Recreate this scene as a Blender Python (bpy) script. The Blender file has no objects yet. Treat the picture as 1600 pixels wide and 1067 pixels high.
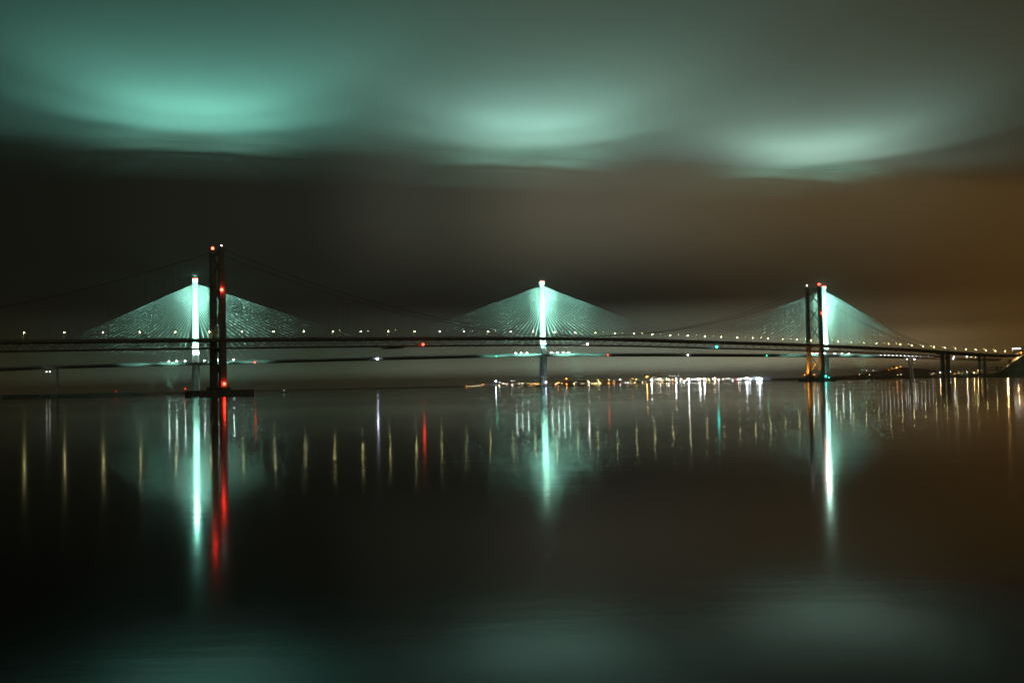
import bpy, math, random
from mathutils import Vector, Matrix, noise
random.seed(7)
S = bpy.context.scene
COL = S.collection
R = math.radians

# light and air strengths
WATER_R = (.06, .09); WATER_BUMP = .0038
CLOUD_Z = 452
BAND = 3.2
LAMP_L = 70; FLOOD_L = 110; STAY_R = .2
SKYCOL = ((.31, 1, .78), (.5, 1, .82), (.58, 1, .81))
P_STAY = 2600000; P_TOWER = 2900000; P_BASE = 900000
FLOOD_K = (1, 1.1, 1.2)
P_SKY = 260000; SKY_K = (.6, 1.0, 1.2); SKY_OFF = ((100, -20), (-20, -20), (-20, -10))
P_WASH = 4300000; WASH_K = (1.1, .95, 1.05); WASH = ((-300, 160, .24, 104), (300, 160, .22, 104), (0, 345, .8, 94), (0, 560, 1.2, 62))
HAZE_D = .00013; HAZE_TOP = 207.6; FOG_D = .0004; FOG_H = 62
# ---------------------------------------------------------------- camera
cam_d = bpy.data.cameras.new('camera')
cam = bpy.data.objects.new('camera', cam_d); COL.objects.link(cam)
cam_d.sensor_fit = 'HORIZONTAL'; cam_d.sensor_width = 36.0; cam_d.lens = 37.21
cam_d.clip_start = 0.5; cam_d.clip_end = 60000
cam.matrix_world = (Matrix.Translation((0, 0, 5.4)) @ Matrix.Rotation(math.pi/2 + 0.04068, 4, 'X')
                    @ Matrix.Rotation(-0.02154, 4, 'Z'))
S.camera = cam

# ---------------------------------------------------------------- exposure and render settings
vs = S.view_settings
vs.view_transform = 'Standard'; vs.look = 'None'; vs.exposure = 0; vs.gamma = 1; vs.use_curve_mapping = False
S.render.engine = 'CYCLES'
cy = S.cycles
cy.max_bounces = 5; cy.diffuse_bounces = 1; cy.glossy_bounces = 3; cy.transmission_bounces = 2
cy.volume_bounces = 0; cy.transparent_max_bounces = 8
cy.sample_clamp_indirect = 40.0
cy.use_denoising = True; cy.denoising_prefilter = 'ACCURATE'; cy.denoising_input_passes = 'RGB_ALBEDO_NORMAL'
cy.use_light_tree = True

# ---------------------------------------------------------------- night sky: dark in the west (left), sodium-lit murk over the towns in the north (right)
world = bpy.data.worlds.new('World'); S.world = world; world.use_nodes = True
nt = world.node_tree; N = nt.nodes; L = nt.links; N.clear()
out = N.new('ShaderNodeOutputWorld'); bg = N.new('ShaderNodeBackground')
tc = N.new('ShaderNodeTexCoord'); sep = N.new('ShaderNodeSeparateXYZ')
L.new(tc.outputs['Generated'], sep.inputs[0])
def ramp(nodes, stops, interp='EASE'):
    r = nodes.new('ShaderNodeValToRGB'); r.color_ramp.interpolation = interp
    e = r.color_ramp.elements
    while len(e) < len(stops): e.new(0.5)
    for k, (p, c) in enumerate(stops):
        e[k].position = p; e[k].color = (*c, 1) if len(c) == 3 else c
    return r
mr = N.new('ShaderNodeMapRange'); mr.inputs['From Min'].default_value = -1; mr.inputs['From Max'].default_value = 1
L.new(sep.outputs['X'], mr.inputs['Value'])
low = ramp(N, [(0.0, (.004, .0045, .003)), (0.28, (.005, .0055, .0036)), (0.44, (.009, .0095, .007)), (0.55, (.012, .0115, .0085)), (0.62, (.026, .018, .0095)), (0.72, (.064, .031, .0078)), (1.0, (.064, .031, .0075))])
high = ramp(N, [(0.0, (.005, .0055, .004)), (0.28, (.0055, .006, .0042)), (0.4, (.013, .0135, .010)), (0.46, (.040, .041, .029)), (0.53, (.098, .090, .062)), (0.65, (.088, .060, .027)), (0.72, (.075, .044, .014)), (1.0, (.07, .04, .012))])
L.new(mr.outputs[0], low.inputs[0]); L.new(mr.outputs[0], high.inputs[0])
mz = N.new('ShaderNodeMapRange'); mz.interpolation_type = 'SMOOTHSTEP'
mz.inputs['From Min'].default_value = 0.07; mz.inputs['From Max'].default_value = 0.165
L.new(sep.outputs['Z'], mz.inputs['Value'])
mx = N.new('ShaderNodeMix'); mx.data_type = 'RGBA'
L.new(mz.outputs[0], mx.inputs[0]); L.new(low.outputs[0], mx.inputs[6]); L.new(high.outputs[0], mx.inputs[7])
# glow of lit mist painted into the sky colour along the horizon
band = ramp(N, [(0.0, (.018, .020, .0085)), (0.28, (.0175, .0205, .009)), (0.31, (.030, .045, .028)), (0.365, (.070, .125, .090)), (0.41, (.042, .066, .042)), (0.47, (.11, .13, .09)), (0.56, (.29, .33, .24)), (0.617, (.30, .30, .20)), (0.67, (.20, .15, .075)), (0.72, (.085, .048, .013)), (1.0, (.06, .028, .007))])
L.new(mr.outputs[0], band.inputs[0])
bz = ramp(N, [(0.0, (1, 1, 1)), (0.12, (.8, .8, .8)), (0.3, (.33, .33, .33)), (0.5, (.08, .08, .08)), (0.8, (0, 0, 0))])
mb = N.new('ShaderNodeMapRange'); mb.inputs['From Min'].default_value = 0; mb.inputs['From Max'].default_value = 0.1
L.new(sep.outputs['Z'], mb.inputs['Value']); L.new(mb.outputs[0], bz.inputs[0])
bm = N.new('ShaderNodeVectorMath'); bm.operation = 'MULTIPLY'; L.new(band.outputs[0], bm.inputs[0]); L.new(bz.outputs[0], bm.inputs[1])
bs = N.new('ShaderNodeVectorMath'); bs.operation = 'SCALE'; bs.inputs['Scale'].default_value = BAND; L.new(bm.outputs[0], bs.inputs[0])
ba = N.new('ShaderNodeVectorMath'); ba.operation = 'ADD'; L.new(mx.outputs[2], ba.inputs[0]); L.new(bs.outputs[0], ba.inputs[1])
L.new(ba.outputs[0], bg.inputs['Color']); bg.inputs['Strength'].default_value = 1.0
L.new(bg.outputs[0], out.inputs['Surface'])

# ---------------------------------------------------------------- helpers
WM = {}
def wm(o): return WM.get(o.name, Matrix.Identity(4))
def link(o, parent=None, M=None):
    """link o with the world matrix M, as a child of parent when one is given"""
    M = M if M is not None else Matrix.Identity(4)
    COL.objects.link(o)
    if parent is not None:
        o.parent = parent; M2 = wm(parent).inverted() @ M
    else: M2 = M
    o.matrix_basis = M2; WM[o.name] = M
    return o
def tag(o, label=None, cat=None, group=None, kind=None):
    if label: o['label'] = label
    if cat: o['category'] = cat
    if group: o['group'] = group
    if kind: o['kind'] = kind
    return o
def thing(name, label, cat, loc=(0, 0, 0), rz=0, group=None):
    o = bpy.data.objects.new(name, None); o.empty_display_size = 1
    link(o, None, Matrix.Translation(loc) @ Matrix.Rotation(rz, 4, 'Z'))
    return tag(o, label, cat, group)
class MB:
    """collects shapes for one mesh"""
    def __init__(s): s.v = []; s.f = []; s.mi = []; s.m = 0
    def add(s, vs, fs):
        b = len(s.v); s.v += [tuple(v) for v in vs]; s.f += [tuple(i + b for i in f) for f in fs]; s.mi += [s.m]*len(fs)
    def box(s, x0, x1, y0, y1, z0, z1, M=None):
        vs = [Vector(p) for p in ((x0,y0,z0),(x1,y0,z0),(x1,y1,z0),(x0,y1,z0),(x0,y0,z1),(x1,y0,z1),(x1,y1,z1),(x0,y1,z1))]
        if M: vs = [M @ v for v in vs]
        s.add(vs, [(3,2,1,0),(4,5,6,7),(0,1,5,4),(1,2,6,5),(2,3,7,6),(3,0,4,7)])
    def loft(s, rings, cap=True):
        n = len(rings[0]); vs = [p for r in rings for p in r]; fs = []
        for k in range(len(rings)-1):
            for i in range(n):
                j = (i+1) % n
                fs.append((k*n+i, k*n+j, (k+1)*n+j, (k+1)*n+i))
        if cap:
            fs.append(tuple(range(n-1, -1, -1))); fs.append(tuple((len(rings)-1)*n+i for i in range(n)))
        s.add(vs, fs)
    def cyl(s, p0, p1, r0, r1=None, n=8):
        p0 = Vector(p0); p1 = Vector(p1); r1 = r0 if r1 is None else r1
        d = (p1-p0).normalized(); a = d.orthogonal().normalized(); b = d.cross(a)
        rg = lambda p, r: [p + r*(math.cos(2*math.pi*(i+.5)/n)*a + math.sin(2*math.pi*(i+.5)/n)*b) for i in range(n)]
        s.loft([rg(p0, r0), rg(p1, r1)])
    def bar(s, p0, p1, w, h):
        """square bar, w across (horizontal), h deep"""
        p0 = Vector(p0); p1 = Vector(p1); d = (p1-p0).normalized()
        up = Vector((0,0,1)) if abs(d.z) < .95 else Vector((1,0,0))
        a = d.cross(up).normalized()*w/2; b = a.cross(d).normalized()*h/2
        rg = lambda p: [p-a-b, p+a-b, p+a+b, p-a+b]
        s.loft([rg(p0), rg(p1)])
    def ball(s, c, r, n=6, m=4):
        c = Vector(c); rings = []
        for k in range(1, m):
            t = math.pi*k/m - math.pi/2
            rings.append([c + Vector((r*math.cos(t)*math.cos(2*math.pi*i/n), r*math.cos(t)*math.sin(2*math.pi*i/n), r*math.sin(t))) for i in range(n)])
        b = len(s.v); s.loft(rings, cap=False)
        top = len(s.v); s.v += [tuple(c+Vector((0,0,r))), tuple(c-Vector((0,0,r)))]
        for i in range(n):
            j = (i+1) % n
            s.f += [(b+(m-2)*n+i, b+(m-2)*n+j, top), (b+j, b+i, top+1)]; s.mi += [s.m]*2
    def mesh(s, name, mats):
        me = bpy.data.meshes.new(name); me.from_pydata(s.v, [], s.f); me.update()
        mats = mats if isinstance(mats, (list, tuple)) else [mats]
        for m in mats: me.materials.append(m)
        if len(mats) > 1: me.polygons.foreach_set('material_index', s.mi)
        return me
    def build(s, name, mats, parent=None, M=None, smooth=False):
        me = s.mesh(name, mats)
        if smooth: me.polygons.foreach_set('use_smooth', [True]*len(me.polygons))
        o = bpy.data.objects.new(name, me)
        return link(o, parent, M if M is not None else (wm(parent) if parent else None))
def inst(name, me, parent, M): return link(bpy.data.objects.new(name, me), parent, M)
UNIT = {}
def rod(name, p0, p1, r, mat, parent, sides=6):
    """a straight piece between two points: every alike piece shares one unit mesh"""
    k = (name, mat.name, sides)
    if k not in UNIT:
        b = MB(); b.cyl((0,0,0), (0,0,1), 1, n=sides); UNIT[k] = b.mesh(name, mat)
    p0 = Vector(p0); p1 = Vector(p1); d = p1-p0
    M = Matrix.Translation(p0) @ d.to_track_quat('Z', 'Y').to_matrix().to_4x4() @ Matrix.Diagonal((r, r, d.length, 1))
    return inst(name, UNIT[k], parent, M)
def ordw(n):
    o = ['first','second','third','fourth','fifth','sixth','seventh','eighth','ninth','tenth','eleventh','twelfth','thirteenth','fourteenth','fifteenth','sixteenth','seventeenth','eighteenth','nineteenth']
    if n <= 19: return o[n-1]
    t = {2:'twent',3:'thirt',4:'fort',5:'fift',6:'sixt'}[n//10]
    return t+'ieth' if n % 10 == 0 else t+'y-'+o[n % 10 - 1]
def curve(pts):
    """smooth monotone-ish interpolation through (t, z)"""
    def f(t):
        if t <= pts[0][0]: i = 0
        elif t >= pts[-1][0]: i = len(pts)-2
        else: i = max(k for k in range(len(pts)-1) if pts[k][0] <= t)
        (t0, z0), (t1, z1) = pts[i], pts[i+1]
        sl = lambda k: ((pts[min(k+1,len(pts)-1)][1]-pts[max(k-1,0)][1])/(pts[min(k+1,len(pts)-1)][0]-pts[max(k-1,0)][0]))
        h = t1-t0; u = (t-t0)/h
        if u < 0 or u > 1: return z0 + (z1-z0)*u
        m0, m1 = sl(i)*h, sl(i+1)*h
        return (2*u**3-3*u*u+1)*z0 + (u**3-2*u*u+u)*m0 + (-2*u**3+3*u*u)*z1 + (u**3-u*u)*m1
    return f
def ss(a, b, x):
    u = min(1, max(0, (x-a)/(b-a))); return u*u*(3-2*u)

# ---------------------------------------------------------------- materials
def mat(name, col, rough=.7, metal=0, noise_scale=None, var=.25, coord='Object', bump=0):
    m = bpy.data.materials.new(name); m.use_nodes = True
    n = m.node_tree.nodes; l = m.node_tree.links; p = n['Principled BSDF']
    p.inputs['Base Color'].default_value = (*col, 1); p.inputs['Roughness'].default_value = rough; p.inputs['Metallic'].default_value = metal
    if noise_scale:
        t = n.new('ShaderNodeTexCoord'); x = n.new('ShaderNodeTexNoise'); x.inputs['Scale'].default_value = noise_scale; x.inputs['Detail'].default_value = 4
        l.new(t.outputs[coord], x.inputs['Vector'])
        r = ramp(n, [(.3, tuple(c*(1-var) for c in col)), (.7, tuple(min(1, c*(1+var)) for c in col))])
        l.new(x.outputs['Fac'], r.inputs[0]); l.new(r.outputs[0], p.inputs['Base Color'])
        if bump:
            b = n.new('ShaderNodeBump'); b.inputs['Distance'].default_value = bump
            l.new(x.outputs['Fac'], b.inputs['Height']); l.new(b.outputs[0], p.inputs['Normal'])
    return m
def emit(name, col, strength):
    m = bpy.data.materials.new(name); m.use_nodes = True
    n = m.node_tree.nodes; n.clear()
    e = n.new('ShaderNodeEmission'); o = n.new('ShaderNodeOutputMaterial')
    e.inputs['Color'].default_value = (*col, 1); e.inputs['Strength'].default_value = strength
    m.node_tree.links.new(e.outputs[0], o.inputs['Surface'])
    m.cycles.emission_sampling = 'FRONT'
    return m
steel = mat('painted_steel', (.24, .24, .22), .6, 0, .35, .3)
cable_steel = mat('cable_steel', (.13, .13, .125), .6)
tarmac = mat('tarmac', (.05, .05, .052), .9, 0, 2, .3)
concrete = mat('concrete', (.46, .46, .43), .85, 0, .12, .22)
pale_concrete = mat('pale_concrete', (.72, .72, .7), .8, 0, .09, .2)
dark_concrete = mat('weathered_concrete', (.2, .2, .185), .9, 0, .2, .35)
slot_mat = mat('anchor_box_steel', (.1, .11, .11), .6)
sheath = mat('white_cable_sheath', (.78, .8, .79), .45)
deck_paint = mat('deck_paint', (.36, .37, .37), .6, 0, .05, .15)
screen_mat = mat('wind_screen', (.3, .33, .34), .4)
pole_mat = mat('galvanised_steel', (.4, .41, .4), .5)
housing = mat('lamp_housing', (.12, .12, .12), .6)
white_box = mat('white_box_paint', (.75, .75, .7), .6)
earth = mat('shore_ground', (.12, .12, .1), .95, 0, .02, .5)
grass_m = mat('hill_grass', (.14, .11, .06), .95, 0, .03, .4)
rock = mat('breakwater_rock', (.07, .068, .06), .95, 0, .15, .4, bump=.5)

# ---------------------------------------------------------------- water
wat = bpy.data.materials.new('firth_water'); wat.use_nodes = True
n = wat.node_tree.nodes; l = wat.node_tree.links; p = n['Principled BSDF']
p.inputs['Base Color'].default_value = (.004, .007, .006, 1); p.inputs['IOR'].default_value = 1.14
tcw = n.new('ShaderNodeTexCoord')
def wnoise(scale, sx, sy, detail=3):
    mp = n.new('ShaderNodeMapping'); mp.inputs['Scale'].default_value = (sx, sy, 1)
    l.new(tcw.outputs['Object'], mp.inputs['Vector'])
    t = n.new('ShaderNodeTexNoise'); t.noise_dimensions = '2D'; t.inputs['Scale'].default_value = scale; t.inputs['Detail'].default_value = detail
    l.new(mp.outputs[0], t.inputs['Vector']); return t
slick = wnoise(.004, .35, 1.6, 2)                 # long wind slicks lying across the view
rr = n.new('ShaderNodeMapRange'); rr.inputs['From Min'].default_value = .35; rr.inputs['From Max'].default_value = .65
rr.inputs['To Min'].default_value = WATER_R[0]; rr.inputs['To Max'].default_value = WATER_R[1]
l.new(slick.outputs['Fac'], rr.inputs['Value']); l.new(rr.outputs[0], p.inputs['Roughness'])
w1 = wnoise(.35, .45, 1.3, 3); w2 = wnoise(.08, .5, 1.2, 2)
add = n.new('ShaderNodeMath'); add.operation = 'MULTIPLY_ADD'; add.inputs[1].default_value = 3.0
l.new(w2.outputs['Fac'], add.inputs[0]); l.new(w1.outputs['Fac'], add.inputs[2])
bp = n.new('ShaderNodeBump'); bp.inputs['Distance'].default_value = WATER_BUMP; bp.inputs['Strength'].default_value = 1
l.new(add.outputs[0], bp.inputs['Height']); l.new(bp.outputs[0], p.inputs['Normal'])
b = MB(); b.add([(-16000, -2000, 0), (16000, -2000, 0), (16000, 18000, 0), (-16000, 18000, 0)], [(0, 1, 2, 3)])
tag(b.build('water', wat), 'dark calm water of the firth mirroring the bridge lights', kind='structure')

# ---------------------------------------------------------------- land
def land_z(x, y):
    xs = 905 + 12*math.sin(y*.011) + 7*math.sin(y*.031+1)
    if y > 2500: xs -= (y-2500)*.05
    edge = ss(xs-6, xs+30, x)*ss(1780, 1900, y + .0*x)
    r = x - .452*y
    z = 7*edge + 46*ss(0, 95, r)*ss(1850, 2080, y) + 16*ss(95, 400, r)
    z += 22*math.exp(-((x-1110)**2+(y-3010)**2)/(2*75**2))
    z += 2*noise.noise(Vector((x*.012, y*.012, 0))) * edge
    return -3 + (z+3.5)*edge
b = MB(); nx, ny = 60, 60
xs = [860 + 1500*(i/nx)**1.8 for i in range(nx+1)]; ys = [1760 + 2200*(j/ny)**1.3 for j in range(ny+1)]
b.add([(x, y, land_z(x, y)) for y in ys for x in xs], [(j*(nx+1)+i, j*(nx+1)+i+1, (j+1)*(nx+1)+i+1, (j+1)*(nx+1)+i) for j in range(ny) for i in range(nx)])
tag(b.build('hill', grass_m, smooth=True), 'dark headland rising at the right end of both bridges', kind='structure')
shore = [(-6000, 5200), (-2500, 4700), (-700, 4330), (-280, 4080), (-190, 3985), (330, 3988), (520, 3985), (575, 3780), (630, 3560), (690, 3240), (722, 3100), (770, 3060), (900, 3150), (1700, 3300), (6000, 4200)]
b = MB(); m_ = len(shore); lo = []; hi = []
b.add([(x, y, -1) for x, y in shore] + [(x, y+6, 1.9) for x, y in shore] + [(x*1.6, 17000, 4) for x, y in shore],
      [(i, i+1, m_+i+1, m_+i) for i in range(m_-1)] + [(m_+i, m_+i+1, 2*m_+i+1, 2*m_+i) for i in range(m_-1)])
tag(b.build('far_shore_ground', earth), 'low flat far shore carrying the harbour lights', kind='structure')

# low breakwater on the left, rubble sides
br = thing('breakwater', 'low dark rubble breakwater with a tiny red beacon at the left edge', 'breakwater', (-760, 1760, 0))
b = MB(); rings = []
for k in range(31):
    x = -1040 + (-601+1040)*k/30; t = ss(-601, -640, x); hgt = 5.6*t + .4; w = 5 + 9*t
    j = lambda: random.uniform(-.5, .5)
    yy = 1750 + 14*math.sin(x*.008)
    rings.append([Vector((x, yy-w+j(), -1)), Vector((x, yy-w*.55+j(), hgt*.6+j())), Vector((x, yy-3, hgt+j()*.4)), Vector((x, yy+3, hgt+j()*.4)), Vector((x, yy+w, -1))])
b.loft(rings); b.build('mound', rock, br, Matrix.Identity(4))

# ---------------------------------------------------------------- cloud ceiling lit from below by lamps added on the towers
cm = bpy.data.materials.new('stratus_cloud'); cm.use_nodes = True
n = cm.node_tree.nodes; l = cm.node_tree.links; n.clear()
o_ = n.new('ShaderNodeOutputMaterial'); mixs = n.new('ShaderNodeMixShader'); tr = n.new('ShaderNodeBsdfTransparent'); df = n.new('ShaderNodeBsdfDiffuse')
df.inputs['Color'].default_value = (.85, .85, .85, 1)
at_ = n.new('ShaderNodeAttribute'); at_.attribute_name = 'thick'; at_.attribute_type = 'GEOMETRY'
tcn = n.new('ShaderNodeTexCoord'); mp = n.new('ShaderNodeMapping'); mp.inputs['Scale'].default_value = (1, .55, 1)
mp.inputs['Rotation'].default_value = (0, 0, R(20))
nz = n.new('ShaderNodeTexNoise'); nz.inputs['Scale'].default_value = .0022; nz.inputs['Detail'].default_value = 3; nz.inputs['Roughness'].default_value = .45
l.new(tcn.outputs['Object'], mp.inputs[0]); l.new(mp.outputs[0], nz.inputs['Vector'])
mrn = n.new('ShaderNodeMapRange'); mrn.inputs['From Min'].default_value = .3; mrn.inputs['From Max'].default_value = .7
mrn.inputs['To Min'].default_value = .74; mrn.inputs['To Max'].default_value = 1.0
l.new(nz.outputs['Fac'], mrn.inputs['Value'])
mul = n.new('ShaderNodeMath'); mul.operation = 'MULTIPLY'
l.new(mrn.outputs[0], mul.inputs[0]); l.new(at_.outputs['Fac'], mul.inputs[1])
l.new(mul.outputs[0], mixs.inputs['Fac']); l.new(tr.outputs[0], mixs.inputs[1]); l.new(df.outputs[0], mixs.inputs[2]); l.new(mixs.outputs[0], o_.inputs['Surface'])
b = MB(); nx, ny = 130, 110; vs_ = []; thick = []
for j in range(ny+1):
    for i in range(nx+1):
        x = -5200 + 10400*i/nx; y = -2600 + 7400*j/ny
        q = Vector((x*.0012, y*.0009, 3))
        z = CLOUD_Z + 14*noise.noise(q) + 3*noise.noise(q*3.1)
        vs_.append((x, y, z))
        d = noise.noise(Vector((x*.0011, y*.0008, 9)))*250
        e_ = 45*noise.noise(Vector((x*.0016, y*.0016, 21))) + 25*noise.noise(Vector((x*.005, y*.003, 5)))
        v_ = -(x+553.5)*.32937 + (y-1849.9)*.9442      # metres beyond the line of the white towers
        thick.append(.78*(.10*ss(1900, 500, v_+d) + .90*ss(150+e_, -205+e_, v_))*(ss(5000, 2600, -x+d) if x < 0 else ss(2300, 800, x+d*.5))*ss(-2500, -1200, y))  # opacity cut past the towers, so stray beam light leaves no mark
b.add(vs_, [(j*(nx+1)+i, (j+1)*(nx+1)+i, (j+1)*(nx+1)+i+1, j*(nx+1)+i+1) for j in range(ny) for i in range(nx)])
co = b.build('sky_cloud', cm, smooth=True)
a_ = co.data.attributes.new('thick', 'FLOAT', 'POINT'); a_.data.foreach_set('value', thick)
tag(co, 'low cloud ceiling glowing teal above the three floodlit towers', kind='structure')

# ---------------------------------------------------------------- lamp glass
YEL = emit('sodium_white_lamp', (1, .93, .38), LAMP_L)
GLASS = {}
def glass(c, s):
    col = {'w': (1, .96, .88), 'b': (.72, .88, 1), 'y': (1, .78, .3), 'o': (1, .3, .03), 'r': (1, .03, .015), 'g': (.02, 1, .45), 'c': (.02, .95, .75), 'v': (.72, .75, 1), 't': (.75, 1, .9)}[c]
    k = (c, s)
    if k not in GLASS: GLASS[k] = emit('%s_lamp_glass' % {'w':'white','b':'cold_white','y':'yellow','o':'orange','r':'red','g':'green','c':'cyan','v':'violet_white','t':'teal_white'}[c], col, s)
    return GLASS[k]
TEAL = (.37, 1.0, .76)

def spot(name, parent, pos, aim, power, cone, col=TEAL, blend=1.0, rad=.8):
    d = bpy.data.lights.new(name, 'SPOT'); d.energy = power; d.color = col; d.spot_size = R(cone); d.spot_blend = blend; d.shadow_soft_size = rad
    o = bpy.data.objects.new(name, d)
    v = Vector(aim)-Vector(pos)
    return link(o, parent, Matrix.Translation(pos) @ v.to_track_quat('-Z', 'Y').to_matrix().to_4x4())

# ================================================================ suspension bridge (near)
BM = Matrix.Translation((-307.9, 1107.2, 0)) @ Matrix.Rotation(.652247, 4, 'Z')
def FB(t, y, z): return BM @ Vector((t, y, z))
fz = curve([(-900, 40), (-408, 51.5), (-212, 55.7), (-66, 58.2), (111, 61.2), (235, 62.9), (357, 64.3), (485, 65.1), (599, 64.7), (728, 62.8), (871, 61), (982, 59.2), (1138, 55.9), (1272, 52.8), (1418, 47.6), (1555, 43.4), (1654, 41.6), (1800, 40.5)])
sb = thing('suspension_bridge', 'dark steel suspension bridge with latticed deck crossing the whole view in front', 'bridge', (-307.9, 1107.2, 0), .652247)
WM[sb.name] = BM
T0, T1, TS = 0.0, 1006.0, (-408.0, 1391.0)
TEND = 1640
steps = [(-640 + 9.14*k) for k in range(int((TEND+640)/9.14)+1)]
def strip(mb, y0, y1, z0, z1, ts, f=fz):
    """a beam following the deck curve"""
    mb.loft([[Vector((t, y0, f(t)+z0)), Vector((t, y1, f(t)+z0)), Vector((t, y1, f(t)+z1)), Vector((t, y0, f(t)+z1))] for t in ts])
b = MB(); strip(b, -16.2, 16.2, -.7, 0, steps); b.build('road_deck', tarmac, sb)
for s in (-1, 1):
    b = MB(); strip(b, s*16.5-.3, s*16.5+.3, -2.3, .35, steps); b.build('edge_girder', steel, sb)
    b = MB(); strip(b, s*16.5-.08, s*16.5+.08, 1.15, 1.3, steps); strip(b, s*16.5-.05, s*16.5+.05, .7, .8, steps)
    for t in steps:
        for q in range(2): b.box(t+q*4.57-.07, t+q*4.57+.07, s*16.5-.07, s*16.5+.07, fz(t+q*4.57)+.35, fz(t+q*4.57)+1.15)
    tag(b.build('railing', steel, sb))
# stiffening trusses: every bar of the near truss is a piece of its own
tr_t = [t for t in steps if TS[0] <= t <= TS[1]+5]
ztop, zbot = -1.9, -9.6
far = MB()
for s in (-1, 1):
    y = s*11.9
    b = MB(); strip(b, y-.45, y+.45, ztop-.5, ztop+.5, tr_t); b.build('top_chord', steel, sb)
    b = MB(); strip(b, y-.5, y+.5, zbot-.55, zbot+.55, tr_t); b.build('bottom_chord', steel, sb)
    for k, t in enumerate(tr_t):
        p0, p1 = (t, y, fz(t)+zbot), (t, y, fz(t)+ztop)
        own = s == -1 and t > -250
        if own: rod('truss_vertical', FB(*p0), FB(*p1), .24, steel, sb, 4)
        else: far.bar(p0, p1, .34, .34)
        if k+1 < len(tr_t):
            t2 = tr_t[k+1]
            q0, q1 = ((t, y, fz(t)+zbot), (t2, y, fz(t2)+ztop)) if k % 2 == 0 else ((t, y, fz(t)+ztop), (t2, y, fz(t2)+zbot))
            if own: rod('truss_diagonal', FB(*q0), FB(*q1), .36, steel, sb, 4)
            else: far.bar(q0, q1, .5, .5)
for k, t in enumerate(tr_t):
    if k % 2 == 0:
        far.bar((t, -11.9, fz(t)+zbot), (t, 11.9, fz(t)+zbot), .5, .6); far.bar((t, -16.2, fz(t)-1.5), (t, 16.2, fz(t)-1.5), .5, 1.4)
tag(far.build('truss_lattice', steel, sb), kind='stuff')
# maintenance gantry slung below the deck
b = MB(); b.box(204, 220, -13, 13, fz(212)-12.2, fz(212)-10.9); b.build('maintenance_gantry', steel, sb)
# main cables and hangers
HT = 153.0
def cz(t):
    if T0 <= t <= T1: return 68.3 + (HT-68.3)*((t-503)/503)**2
    if t < T0: u = t/TS[0]; L_ = -TS[0]; ze = fz(TS[0])+2
    else: u = (t-T1)/(TS[1]-T1); L_ = TS[1]-T1; ze = fz(TS[1])+2
    return HT*(1-u)+ze*u - 4*15*u*(1-u)
for s in (-1, 1):
    y = s*11.9; b = MB(); ring = []
    tt = [TS[0]+(T0-TS[0])*k/22 for k in range(22)] + [T1*k/56 for k in range(56)] + [T1+(TS[1]-T1)*k/22 for k in range(23)]
    for t in tt: ring.append([Vector((t, y+.3*math.cos(a*math.pi/3), cz(t)+.3*math.sin(a*math.pi/3))) for a in range(6)])
    b.loft(ring); b.build('main_cable', cable_steel, sb)
    t = TS[0]+18.3
    while t < TS[1]-10:
        if min(abs(t-T0), abs(t-T1)) > 6 and cz(t)-fz(t) > 1.5 and t > -330:
            rod('hanger', FB(t, y, fz(t)-1.4), FB(t, y, cz(t)-.3), .11, cable_steel, sb, 4)
        t += 18.3
# towers
def ftower(tc, label, orange):
    tw = link(bpy.data.objects.new('tower', None), sb, BM @ Matrix.Translation((tc, 0, 0))); tw['label'] = label
    TM = wm(tw)
    for s in (-1, 1):
        b = MB(); rings = []
        for z in (9, 30, 52, 60, 90, 120, 148, 152):
            u = (z-9)/143; w = 3.7-.75*u; d = 2.5-.3*u; y = s*(12.4-.5*u)
            c = .5
            rings.append([Vector((-w+c, y-d, z)), Vector((w-c, y-d, z)), Vector((w, y-d+c, z)), Vector((w, y+d-c, z)), Vector((w-c, y+d, z)), Vector((-w+c, y+d, z)), Vector((-w, y+d-c, z)), Vector((-w, y-d+c, z))])
        b.loft(rings)
        b.box(-2.2, 2.2, s*11.9-1.6, s*11.9+1.6, 152, 154.5); b.box(-3.2, 3.2, s*11.9-2.6, s*11.9+2.6, 150.4, 151.2)
        b.build('leg', steel, tw, TM)
        b = MB(); b.cyl((0, s*12.4, -4), (0, s*12.4, 9.2), 8.2, 7.6, 16); b.build('pier', dark_concrete, tw, TM)
    bars = [((-1, 1), 148.5, 125), ((-1, 1), 120, 97), ((-1, 1), 92, 68.5), ((-1, 1), 45, 15)]
    for _, za, zb in bars:
        for s in (-1, 1):
            rod('cross_brace', TM @ Vector((s*.35, -s*10, za)), TM @ Vector((s*.35, s*10, zb)), 1.0, steel, tw, 4)
    b = MB(); b.box(-1.6, 1.6, -9.8, 9.8, 147.6, 150.4); b.build('portal_beam', steel, tw, TM)
    b = MB(); b.box(-1.8, 1.8, -9.8, 9.8, 46, 49.5); b.build('portal_beam', steel, tw, TM)
    b = MB(); b.box(-12, 12, -10, 10, -4, 5.5); b.build('pier_base', dark_concrete, tw, TM)
    return tw
def lamp_on(parent, name, M, p, r, c, Lm, bracket=(0, 0, -1.2), label=None):
    """a fixed lamp: glowing globe in a small dark bracket"""
    b = MB(); p = Vector(p); b.ball(p, r); b.m = 1
    b.cyl(p+Vector(bracket).normalized()*r*.8, p+Vector(bracket)*max(1, r), r*.35, n=6)
    o = b.build(name, [glass(c, Lm), housing], parent, M)
    if label: o['label'] = label
    return o
near = ftower(T0, 'nearest tall dark twin-legged tower at the left', False)
fart = ftower(T1, 'far dark twin-legged tower with cross bracing at the right', True)
NM, FM = wm(near), wm(fart)
lamp_on(near, 'warning_lamp', NM, (0, 11.9, 156.3), 1.55, 'r', 45, label='red lamp on top of the far leg')
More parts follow.
